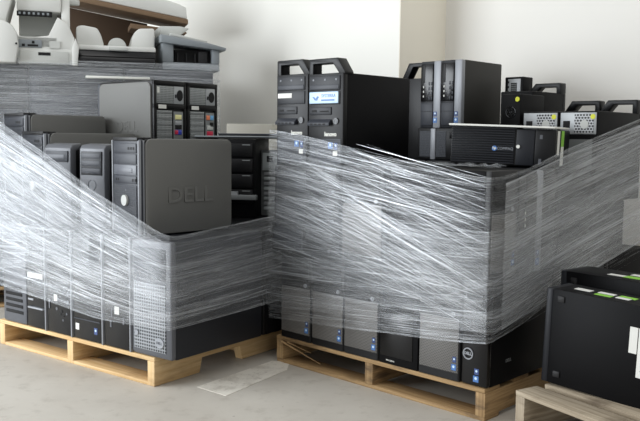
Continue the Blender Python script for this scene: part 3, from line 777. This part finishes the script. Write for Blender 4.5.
# ------------------------------------------------------------------ stretch film
def band(m, L, path, ztops, zbots, off, nseg=110, nv=16, wr=.0035, seed=1, round_=.05):
    """path: list of (u,v) points in a frame; ztops/zbots one value per point"""
    fr, pts = path
    rn = random.Random(seed)
    # resample with rounded corners
    cum = [0.]
    for i in range(1, len(pts)): cum.append(cum[-1]+math.dist(pts[i], pts[i-1]))
    tot = cum[-1]
    def at(s, arr):
        s = min(max(s, 0), tot)
        for i in range(1, len(cum)):
            if s <= cum[i] or i == len(cum)-1:
                f = (s-cum[i-1])/max(cum[i]-cum[i-1], 1e-6)
                a, b_ = arr[i-1], arr[i]
                return tuple(x*(1-f)+y*f for x, y in zip(a, b_)) if isinstance(a, tuple) else a*(1-f)+b_*f
    def sm(s, arr, r):
        vals = [at(s+r*(k-2)/2., arr) for k in range(5)]
        if isinstance(vals[0], tuple): return tuple(sum(v[i] for v in vals)/5 for i in range(2))
        return sum(vals)/5
    ph = [(rn.uniform(5, 22), rn.uniform(0, 6), rn.uniform(8, 50)) for _ in range(5)]
    grid = []
    for i in range(nseg+1):
        s = tot*i/nseg; q = sm(s, pts, .02); q2 = sm(s+.01, pts, .02); q0 = sm(s-.01, pts, .02)
        tx, ty = q2[0]-q0[0], q2[1]-q0[1]; l = math.hypot(tx, ty) or 1; nx, ny = ty/l, -tx/l
        zt_, zb_ = sm(s, ztops, .05), sm(s, zbots, .05)
        row = []
        for j in range(nv+1):
            f = j/nv; w_ = sum(math.sin(a*f+b_+c_*.12*s) for a, b_, c_ in ph)/5*wr
            e = off+w_
            p = fr(q[0]+nx*e, q[1]+ny*e, zb_+(zt_-zb_)*f)
            row.append((m.bm.verts.new(p), (s, f)))
        grid.append(row)
    fs = []
    for i in range(nseg):
        for j in range(nv):
            q = (grid[i][j], grid[i+1][j], grid[i+1][j+1], grid[i][j+1])
            f = m.bm.faces.new([x[0] for x in q])
            for l_, x in zip(f.loops, q): l_[L].uv = (x[1][0], x[1][1])
def strands(m, L, path, n, za, zb, off, seed, s0=None, s1=None, wmin=.0005, wmax=.0022, bias=1., jit=.03):
    """stretched film creases: straight narrow ribbons from heights za (range) at s0 to zb (range) at s1"""
    fr, pts = path; rn = random.Random(seed)
    cum = [0.]
    for i in range(1, len(pts)): cum.append(cum[-1]+math.dist(pts[i], pts[i-1]))
    s0 = 0 if s0 is None else s0; s1 = cum[-1] if s1 is None else s1
    def at(s):
        for i in range(1, len(cum)):
            if s <= cum[i] or i == len(cum)-1:
                f = (s-cum[i-1])/(cum[i]-cum[i-1]); a, b_ = pts[i-1], pts[i]
                dx, dy = b_[0]-a[0], b_[1]-a[1]; l = math.hypot(dx, dy)
                return (a[0]+dx*f+dy/l*off, a[1]+dy*f-dx/l*off)
    for k in range(n):
        t = rn.random()**bias
        a = za[0]+(za[1]-za[0])*t+rn.uniform(-jit, jit)*.5; b_ = zb[0]+(zb[1]-zb[0])*t+rn.uniform(-jit, jit)
        p = s0+(s1-s0)*max(0, rn.uniform(-.5, .75)); q = s0+(s1-s0)*min(1, rn.uniform(.35, 1.6))
        if q-p < .12: continue
        w = wmin+(wmax-wmin)*rn.random()**3; N = max(3, int((q-p)/.06)); prev = None; v0 = rn.uniform(0, 50)
        for i in range(N+1):
            s = p+(q-p)*i/N; f = (s-s0)/(s1-s0); z = a+(b_-a)*f; u, v = at(s); ww = w*(.25+.75*math.sin(PI*i/N))
            c_ = [m.bm.verts.new(fr(u, v, z-ww/2)), m.bm.verts.new(fr(u, v, z+ww/2))]
            if prev:
                f_ = m.bm.faces.new((prev[0], c_[0], c_[1], prev[1]))
                for l_, x in zip(f_.loops, ((s-.06, v0), (s, v0), (s, v0+.1), (s-.06, v0+.1))): l_[L].uv = x
            prev = c_
def new_film():
    m = MB(); L = m.bm.loops.layers.uv.new('UVMap'); return m, L
# middle stack: path back-left, front-left, along the front, corner, right side, back
PB = (B, [(-1.146, 1.30), (-1.045, -.03), (-.84, -.028), (-.56, -.022), (-.44, -.02), (-.20, -.02), (.018, -.02), (.02, .17), (.022, .45), (.024, .80), (.026, 1.18)])
mb, L = new_film()
band(mb, L, PB, [1.00, .966, .942, .892, .850, .825, .808, .832, .900, .97, 1.045], [.22, .185, .20, .215, .228, .245, .268, .30, .375, .45, .52], 0., seed=3)
bB = mb.build('stretch_film', 'film_front'); tag(bB, 'clear stretch film wrapped around the middle stack of black towers', 'stretch film', 'stretch film wraps')
mb, L = new_film()
band(mb, L, PB, [.80, .90, .86, .80, .76, .72, .62, .66, .80, .92, 1.03], [.55, .60, .55, .47, .42, .36, .29, .33, .45, .60, .72], .004, seed=5)
band(mb, L, PB, [.62, .72, .69, .66, .64, .64, .70, .72, .72, .74, .77], [.40, .45, .41, .36, .34, .33, .42, .48, .52, .56, .62], .008, seed=9)
band(mb, L, PB, [.50, .46, .46, .47, .50, .53, .56, .56, .56, .60, .66], [.24, .235, .25, .27, .29, .30, .31, .33, .40, .47, .55], .011, seed=12)
k_ = mb.build('overlap_layer', 'film_front', bB)
mb, L = new_film()
PBR = (B, [(.030, .02), (.032, .45), (.034, .80), (.036, 1.24)])
band(mb, L, PBR, [.790, .885, .955, 1.035], [.31, .40, .46, .54], .006, seed=14, nseg=60)
mb.build('side_layer', 'film_haze', bB)
def plen(P, i):
    return sum(math.dist(P[1][k], P[1][k-1]) for k in range(1, i+1))
c0, c1, c2 = plen(PB, 1), plen(PB, 6), plen(PB, 10)
mb, L = new_film()
strands(mb, L, PB, 145, (.42, .95), (.28, .79), .016, 41, c0, c1-.02, bias=.8, wmax=.0017)
strands(mb, L, PB, 110, (.66, .93), (.40, .79), .017, 42, c0+.45, c1-.01, wmax=.003)
strands(mb, L, PB, 100, (.60, .90), (.30, .50), .018, 43, c0+.1, c1, wmax=.0022)
strands(mb, L, PB, 60, (.20, .55), (.28, .55), .018, 44, c0, c1-.02)
strands(mb, L, PB, 130, (.28, .80), (.62, 1.02), .016, 45, c1+.02, c2)
strands(mb, L, PB, 70, (.28, .60), (.48, .80), .017, 46, c1+.02, c2)
mb.build('crease', 'film_strand', bB)
# left stack
PA = (A, [(-1.40, .95), (-1.30, .25), (-1.04, -.035), (-.60, -.032), (-.28, -.045), (.112, -.03), (.114, .40), (.103, .95), (.10, 1.42)])
mb, L = new_film()
band(mb, L, PA, [1.03, 1.03, 1.035, .855, .72, .572, .60, .635, .66], [.30, .30, .285, .25, .225, .235, .245, .26, .28], 0., seed=21)
fA = mb.build('stretch_film', 'film_left'); tag(fA, 'milky stretch film wrapped diagonally around the left stack', 'stretch film', 'stretch film wraps')
mb, L = new_film()
band(mb, L, PA, [.96, .97, .98, .80, .68, .55, .56, .60, .62], [.60, .60, .58, .46, .40, .33, .37, .44, .48], .005, seed=23)
band(mb, L, PA, [.66, .66, .62, .56, .50, .44, .47, .50, .52], [.33, .33, .31, .29, .28, .27, .29, .31, .33], .009, seed=27)
mb.build('overlap_layer', 'film_front', fA)
mb, L = new_film()
PA2 = (A, [(-1.30, .25), (-1.04, -.045), (-.60, -.045), (-.28, -.050)])
band(mb, L, PA2, [1.02, 1.02, .84, .70], [.34, .34, .40, .50], .014, seed=25, nseg=50)
band(mb, L, PA2, [.98, .98, .70, .56], [.52, .52, .42, .40], .018, seed=26, nseg=50)
mb.build('bunched_layer', 'film_left', fA)
a0, a1, a2 = plen(PA, 2), plen(PA, 5), plen(PA, 7)
mb, L = new_film()
strands(mb, L, PA, 190, (.42, 1.02), (.28, .57), .020, 51, a0, a1-.02)
strands(mb, L, PA, 80, (.34, .60), (.26, .40), .021, 52, a0, a1-.02)
strands(mb, L, PA, 110, (.27, .56), (.33, .64), .014, 53, a1+.02, a2)
mb.build('crease', 'film_strand', fA)
# crumpled loose film ends at the left edge
mb, L = new_film(); rn = random.Random(4); g = []
for i in range(15):
    row = []
    for j in range(19):
        u = -1.07+.10*i/14+rn.uniform(-.014, .014); z = .25+.27*j/18+rn.uniform(-.012, .012); v = -.055+rn.uniform(-.028, .02)
        row.append((mb.bm.verts.new(A(u, v, z)), (i/14., j/18.)))
    g.append(row)
for i in range(14):
    for j in range(18):
        q = (g[i][j], g[i+1][j], g[i+1][j+1], g[i][j+1]); f = mb.bm.faces.new([x[0] for x in q])
        for l_, x in zip(f.loops, q): l_[L].uv = x[1]
mb.build('loose_end', 'film_loose', fA)
# crumpled black film lying on the second layer in front of the ribbed desktop
mb, L = new_film(); g = []; rn = random.Random(8)
for i in range(40):
    row = []
    for j in range(9):
        f = i/39.; u = -.62+.60*f; v = .03+.16*j/8*(1-.4*f)+rn.uniform(-.006, .006); z = L3+.006+abs(rn.gauss(0, .006))
        row.append((mb.bm.verts.new(B(u, v, z)), (f, j/8.)))
    g.append(row)
for i in range(39):
    for j in range(8):
        q = (g[i][j], g[i+1][j], g[i+1][j+1], g[i][j+1]); f = mb.bm.faces.new([x[0] for x in q])
        for l_, x in zip(f.loops, q): l_[L].uv = x[1]
mb.build('crumpled_edge', 'film_front', bB)

# ------------------------------------------------------------------ third stack behind the left one, printers on top
K = Fr(-.60, 4.62, .30)
wood_k = pallet(K, 1.50, .80, 'wooden pallet under the back stack carrying printers', 'wood_old', False)
GK = 'grey office machines wrapped under the printers'
KZ = 1.345
def machine(label, w, h, d, mat, group=GK):
    t = thing('office_machine', label, 'office machine', (0,0,0), 0, group); F = -d/2
    part('housing', mat, t, (-w/2, w/2, F, d/2, 0, h, .015))
    part('paper_drawer', 'slate_light', t, (-w/2+.03, w/2-.03, F-.006, F+.02, .04, h*.3, .006))
    part('paper_drawer', 'slate', t, (-w/2+.03, w/2-.03, F-.006, F+.02, h*.34, h*.6, .006))
    part('control_strip', 'charcoal', t, (-w/2+.05, 0, F-.006, F+.02, h*.75, h*.9, .004))
    return t
for i, (u0, w, hts, mt, where) in enumerate(((-1.49, .48, (.60, .588), 'charcoal', 'left'), (-1.0, .49, (.58, .608), 'slate', 'middle'), (-.50, .49, (.59, .598), 'slate', 'right'))):
    z = ZP
    for j, h in enumerate(hts):
        put(machine('%s office machine, %s %s one in the wrapped back stack' % (('dark', 'slate-grey', 'slate-grey')[i], ('lower', 'upper')[j], where), w, h, .74, mt), K, u0, .02, z, w, .74); z += h+.001
KT = ZP+1.190
# white flat thing seen through the film edge
pk = MB().box(-.17, .17, -.10, .10, 0, .012, .003).build('white_tray', 'paper'); tag(pk, 'thin white tray poking out of the back stack above the rear-facing pair', 'tray')
pk.location = (-1.13, 4.50, 1.238); pk.rotation_euler = (0, 0, .30)
PK = (K, [(-1.53, .85), (-1.53, -.02), (-.75, -.028), (.02, -.02), (.02, .85)])
mb, L = new_film()
band(mb, L, PK, [KT+.03]*5, [.2]*5, 0., seed=31, nv=24)
fK = mb.build('stretch_film', 'film_dense'); tag(fK, 'dense streaky stretch film around the back stack beneath the printers', 'stretch film', 'stretch film wraps')
mb, L = new_film()
band(mb, L, PK, [KT+.01]*5, [.9]*5, .006, seed=33, nv=12)
band(mb, L, PK, [KT-.02, KT-.02, KT-.03, KT-.05, KT-.05], [.7]*5, .010, seed=35, nv=12)
mb.build('overlap_layer', 'film_dense', fK)
mb, L = new_film(); k0 = plen(PK, 1)
strands(mb, L, PK, 260, (.85, KT+.02), (.86, KT+.02), .014, 61, k0, plen(PK, 3), jit=.02, wmax=.003)
mb.build('crease', 'film_strand', fK)

# printer with open top at the far left
def arc(cx, cz, r, a0, a1, n, sx=1.): return [(cx+math.cos(a0+(a1-a0)*i/n)*r*sx, cz+math.sin(a0+(a1-a0)*i/n)*r) for i in range(n+1)]
def old_printer():
    t = thing('laser_printer', 'big off-white laser printer with open paper path on the back stack, far left', 'printer', (0,0,0))
    W = 'white_plastic'
    # lower body, front at y=-.2
    part('base', W, t, (-.13, .19, -.20, .22, .004, .105, .008))
    tr = part('front_tray', 'offwhite_plastic', t, (-.115, .165, -.212, -.19, .006, .078, .004))
    part('tray_grip', 'void', tr, (-.01, .06, -.2135, -.20, .052, .070))
    cp = part('control_recess', 'grey_plastic', t, (-.12, .012, -.206, -.19, .096, .142, .003))
    part('connector', 'void', cp, (-.07, -.01, -.208, -.20, .103, .114), (-.102, -.085, -.208, -.20, .102, .116), (-.045, -.030, -.209, -.20, .120, .134))
    part('paper_notice', 'offwhite_plastic', t, (.055, .115, -.2075, -.20, .096, .138))
    MB().prism([(-.13, .09), (.19, .09), (.20, .16), (.165, .235), (.105, .28), (.05, .17), (-.06, .155), (-.13, .165)], 'y', -.20, -.10, .006).build('front_shell', W, t)
    # curved paper path (concave)
    pr = [(-.20, .16), (-.10, .15), (-.02, .19), (.0, .30), (.03, .40), (.08, .40), (.08, .10), (-.20, .10)]
    MB().prism(pr, 'x', -.125, .10, .004).build('paper_path', 'offwhite_plastic', t)
    part('upper_unit', W, t, (-.13, .125, -.14, .14, .315, .43, .010))
    ro = part('roller_bar', 'void', t, (-.13, .072, -.155, -.13, .285, .312, .002))
    for k in range(7): part('roller', 'grey_plastic', ro, (-.12+k*.027, -.107+k*.027, -.16, -.14, .292, .306, .002))
    MB().prism([(-.19, .16), (.16, .10), (.16, .42), (.02, .45), (-.10, .40)], 'x', .125, .175, .008).build('side_bracket', W, t)
    part('hinge_arm', 'offwhite_plastic', t, (.17, .235, -.06, -.02, .375, .408, .008))
    # big rounded left cover
    pts = [(-.29, -.0)] + [(-.13, .0)] + arc(-.20, .16, .07, 0, PI/2, 8)[:] + [(-.29, .245)]
    MB().prism([(-.30, .002), (-.135, .002), (-.118, .10), (-.125, .17), (-.150, .215), (-.19, .238), (-.30, .245)], 'y', -.26, .10, .010).build('left_cover', W, t)
    MB().cyl((-.13, -.268, .11), 'y', .006, .01, 12).build('screw', 'void', t)
    MB().prism([(-.30, .24), (-.19, .24), (-.145, .40), (-.30, .45)], 'y', -.20, .10, .008).build('upper_cover', W, t)
    # right foot flap
    MB().prism([(.185, .0), (.215, .0), (.225, .10), (.205, .16), (.185, .10)], 'y', -.22, .05, .004).build('side_flap', W, t)
    return t
op = old_printer(); op.location = (-1.545, 4.490, KT+.002); op.rotation_euler = (0, 0, .30); op.scale = (.88, .88, .90)
def mfp():
    t = thing('multifunction_printer', 'white printer with dark glossy front slot in the middle of the back stack', 'printer', (0,0,0))
    W = 'white_plastic'
    part('base', 'black_plastic', t, (-.23, .22, -.16, .18, .003, .085, .008))
    f = part('front_cover', 'black_gloss', t, (-.232, .222, -.185, -.15, .012, .060, .010))
    MB().prism([(-.185, .062), (-.160, .098), (-.12, .098), (-.12, .062)], 'x', -.232, .222, .003).build('gloss_lip', 'black_gloss', t)
    part('scanner_lid', W, t, (-.235, .225, -.165, .19, .098, .128, .008))
    part('lid_grip', 'offwhite_plastic', t, (-.05, .06, -.172, -.15, .102, .122, .004))
    MB().prism([(-.235, .126), (-.075, .126), (-.092, .19), (-.115, .232), (-.20, .245), (-.235, .235)], 'y', -.14, .14, .014).build('document_feeder', W, t)
    MB().prism([(.075, .126), (.225, .126), (.225, .25), (.13, .245), (.10, .215)], 'y', -.10, .14, .012).build('output_hood', W, t)
    MB().prism(arc(0, .126, .055, 0, PI, 10), 'y', -.12, -.02, .004).build('round_cap', 'offwhite_plastic', t)
    return t
mf = mfp(); mf.scale = (.92, .92, .92); mf.location = (-1.165, 4.62, KT+.002); mf.rotation_euler = (0, 0, .30)
def grey_printer():
    t = thing('flatbed_printer', 'grey printer with dark open paper mouth at right end of back stack', 'printer', (0,0,0))
    G = 'grey_plastic'; w = .33
    part('base', G, t, (-w/2, w/2, -.17, .19, .0, .045, .010))
    part('side_wall', G, t, (-w/2, -w/2+.065, -.17, .18, .04, .155, .010))
    part('side_wall', G, t, (w/2-.045, w/2, -.17, .18, .04, .13, .010))
    part('paper_mouth', 'void', t, (-w/2+.08, w/2-.04, -.12, .18, .04, .12))
    for k in range(4): part('guide_rib', 'charcoal', t, (-w/2+.09+k*.05, -w/2+.096+k*.05, -.14, -.11, .045, .10))
    part('inner_block', 'charcoal', t, (w/2-.12, w/2-.07, -.155, -.1, .045, .11, .004))
    MB().prism([(-w/2-.01, .150), (w/2+.03, .118), (w/2+.035, .135), (w/2-.07, .158), (-w/2-.01, .195)], 'y', -.19, .19, .005).build('top_lid', G, t)
    MB().prism([(-w/2+.05, .192), (w/2-.07, .160), (w/2-.07, .172), (-w/2+.05, .208)], 'y', -.16, .16, .003).build('lid_plate', 'offwhite_plastic', t)
    MB().prism([(-w/2+.0, .195), (-w/2+.10, .19), (-w/2+.17, .245), (-w/2+.12, .255), (-w/2+.0, .25)], 'y', -.10, .10, .008).build('document_feeder', 'offwhite_plastic', t)
    return t
gp = grey_printer(); gp.location = (-.80, 4.79, KT+.002); gp.rotation_euler = (0, 0, .36)
# cardboard on top / behind
t = thing('cardboard_sheet', 'folded brown cardboard sheet leaning over the back of the printers', 'cardboard', (-.86, 5.12, KT+.002), .30)
MB().prism([(-.98, .0), (-.25, .0), (-.22, .330), (-.98, .45)], 'y', .10, .12, .003).build('shadow_fold', 'board_shadow', t)  # dark board fills the gap, painted as the shadow under the sheet
MB().prism([(-.96, .455), (.0, .305), (.0, .335), (-.96, .485)], 'y', -.16, .16, .003).build('upper_fold', 'cardboard', t)
MB().prism([(-.34, .270), (-.02, .250), (.0, .258), (-.02, .270), (-.34, .300)], 'y', -.12, .14, .003).build('lower_fold', 'cardboard', t)
t2 = MB().prism([(-.95, .0), (-.005, -.148), (-.01, -.080), (-.06, -.058), (-.95, .16)], 'y', -.15, .15, .006).build('foam_board', 'white_plastic')
tag(t2, 'white foam board bundle lying on the brown cardboard sheet', 'foam board'); t2.location = (-.86, 5.12, KT+.002+.486); t2.rotation_euler = (0, 0, .30)
# beige carton behind the panels
bc = MB().box(-.13, .13, -.12, .12, 0, 1.005, .003).build('carton', 'cardboard_pale'); tag(bc, 'pale flat-topped carton by the wall between the two big stacks', 'carton')
bc.location = (-.395, 4.70, 0); bc.rotation_euler = (0, 0, -.1)

# ------------------------------------------------------------------ right pallet load
def edge_box(label, w, h, d, labs):
    t = thing('desktop_computer', label, 'computer', (0,0,0), 0, 'black desktops on their sides'); F = -d/2
    part('case', 'black_steel', t, (-w/2+.022, w/2, F, d/2, 0, h, .004))
    part('front_panel', 'dark_slate', t, (-w/2, -w/2+.024, F-.001, d/2, 0, h, .005))
    for x, z in ((-w/2+.055, h-.030), (w/2-.05, h-.03), (-w/2+.055, .035), (w/2-.05, .035)):
        f = part('rubber_foot', 'charcoal', t, (x-.012, x+.012, F-.004, F+.002, z-.010, z+.010, .002))
    for (x, y, lw, ld, m_) in labs:
        part('paper_label', m_, t, (x-lw/2, x+lw/2, y-ld/2, y+ld/2, h-.001, h+.0012))
    return t
bx = edge_box('black desktop on its side at the front of the right pallet', .42, .312, .13, [(-.115, .0, .055, .028, 'paper'), (-.04, .01, .055, .022, 'paper'), (-.035, -.022, .055, .022, 'label_green'), (.03, .01, .055, .025, 'label_green'), (.025, -.012, .045, .022, 'paper')])
lb = part('data_label', 'paper', bx, (.108, .185, -.067, -.063, .095, .245))
part('barcode', 'ink', lb, (.120, .175, -.0676, -.066, .205, .214), (.120, .160, -.0676, -.066, .190, .194), (.120, .168, -.0676, -.066, .178, .182), (.135, .172, -.0676, -.066, .160, .168), (.120, .165, -.0676, -.066, .13, .133), (.120, .155, -.0676, -.066, .115, .118))
part('serial_label', 'paper', bx, (.080, .105, -.067, -.063, .165, .245))
put_corner(bx, .733+.42*math.cos(-.83), 2.590+.42*math.sin(-.83), -.83, .42, .13, (.138), (0, .035))
bx2 = edge_box('second black desktop on its side, behind the front one on the right pallet', .42, .345, .16, [(.02, .03, .05, .028, 'paper'), (-.03, -.02, .06, .025, 'paper'), (.035, -.02, .07, .035, 'label_green'), (.12, .02, .06, .03, 'paper')])
put_corner(bx2, .842+.42*math.cos(-.90), 2.775+.42*math.sin(-.90), -.90, .42, .16, (.138), (0, 0.0))
# wall socket on the right wall
q = B(.62, V2-.0, .62)
ws = thing('wall_socket', 'white socket box on the right wall seen through the film', 'socket', (q.x, q.y, q.z), B.a)
part('box', 'offwhite_plastic', ws, (-.045, .045, -.035, -.0005, 0, .13, .006)); part('cover_plate', 'white_plastic', ws, (-.028, .028, -.040, -.030, .02, .11, .003))

# ------------------------------------------------------------------ light and camera
wd = bpy.data.worlds.new('World'); S.world = wd; wd.use_nodes = True
bg = wd.node_tree.nodes['Background']; bg.inputs[0].default_value = (.96, .98, 1.0, 1); bg.inputs[1].default_value = .58
def area(name, loc, target, sx, sy, power, col):
    l = bpy.data.lights.new(name, 'AREA'); l.shape = 'RECTANGLE'; l.size = sx; l.size_y = sy; l.energy = power; l.color = col
    o = bpy.data.objects.new(name, l); COL.objects.link(o); o.location = loc
    o.rotation_euler = (Vector(target)-Vector(loc)).to_track_quat('-Z', 'Y').to_euler(); return o
area('window_light', (-4.6, 2.3, 1.45), (-.5, 3.0, .9), 3.2, 2.8, 275, (.90, .95, 1.0))
area('overhead_fill', (.2, .4, 4.6), (.2, 3.0, 0), 5.0, 4.0, 62, (1.0, .985, .95))  # unseen overhead fill, added for soft general light
area('overhead_fill', (-2.6, 2.6, 4.6), (-1.6, 4.6, 0), 4.0, 3.0, 34, (1.0, .985, .95))  # second unseen fill, added to brighten the left wall
F_, H_, p_, r_ = 804.5, .9346, .091, .0109
fw = Vector((0, math.cos(p_), -math.sin(p_))); up = Vector((0, math.sin(p_), math.cos(p_))); rt = Vector((1, 0, 0))
r2 = rt*math.cos(r_) + up*math.sin(r_); u2 = -rt*math.sin(r_) + up*math.cos(r_)
cam = bpy.data.cameras.new('camera'); co = bpy.data.objects.new('camera', cam); COL.objects.link(co)
M = Matrix((r2, u2, -fw)).transposed().to_4x4(); M.translation = (0, 0, H_); co.matrix_world = M
cam.sensor_fit = 'HORIZONTAL'; cam.sensor_width = 36; cam.lens = F_/640*36; cam.clip_start = .05
S.camera = co
S.view_settings.view_transform = 'Standard'; S.view_settings.look = 'None'; S.view_settings.gamma = 1; S.view_settings.use_curve_mapping = False
S.view_settings.exposure = 0.0
S.cycles.transparent_max_bounces = 40; S.cycles.max_bounces = 8
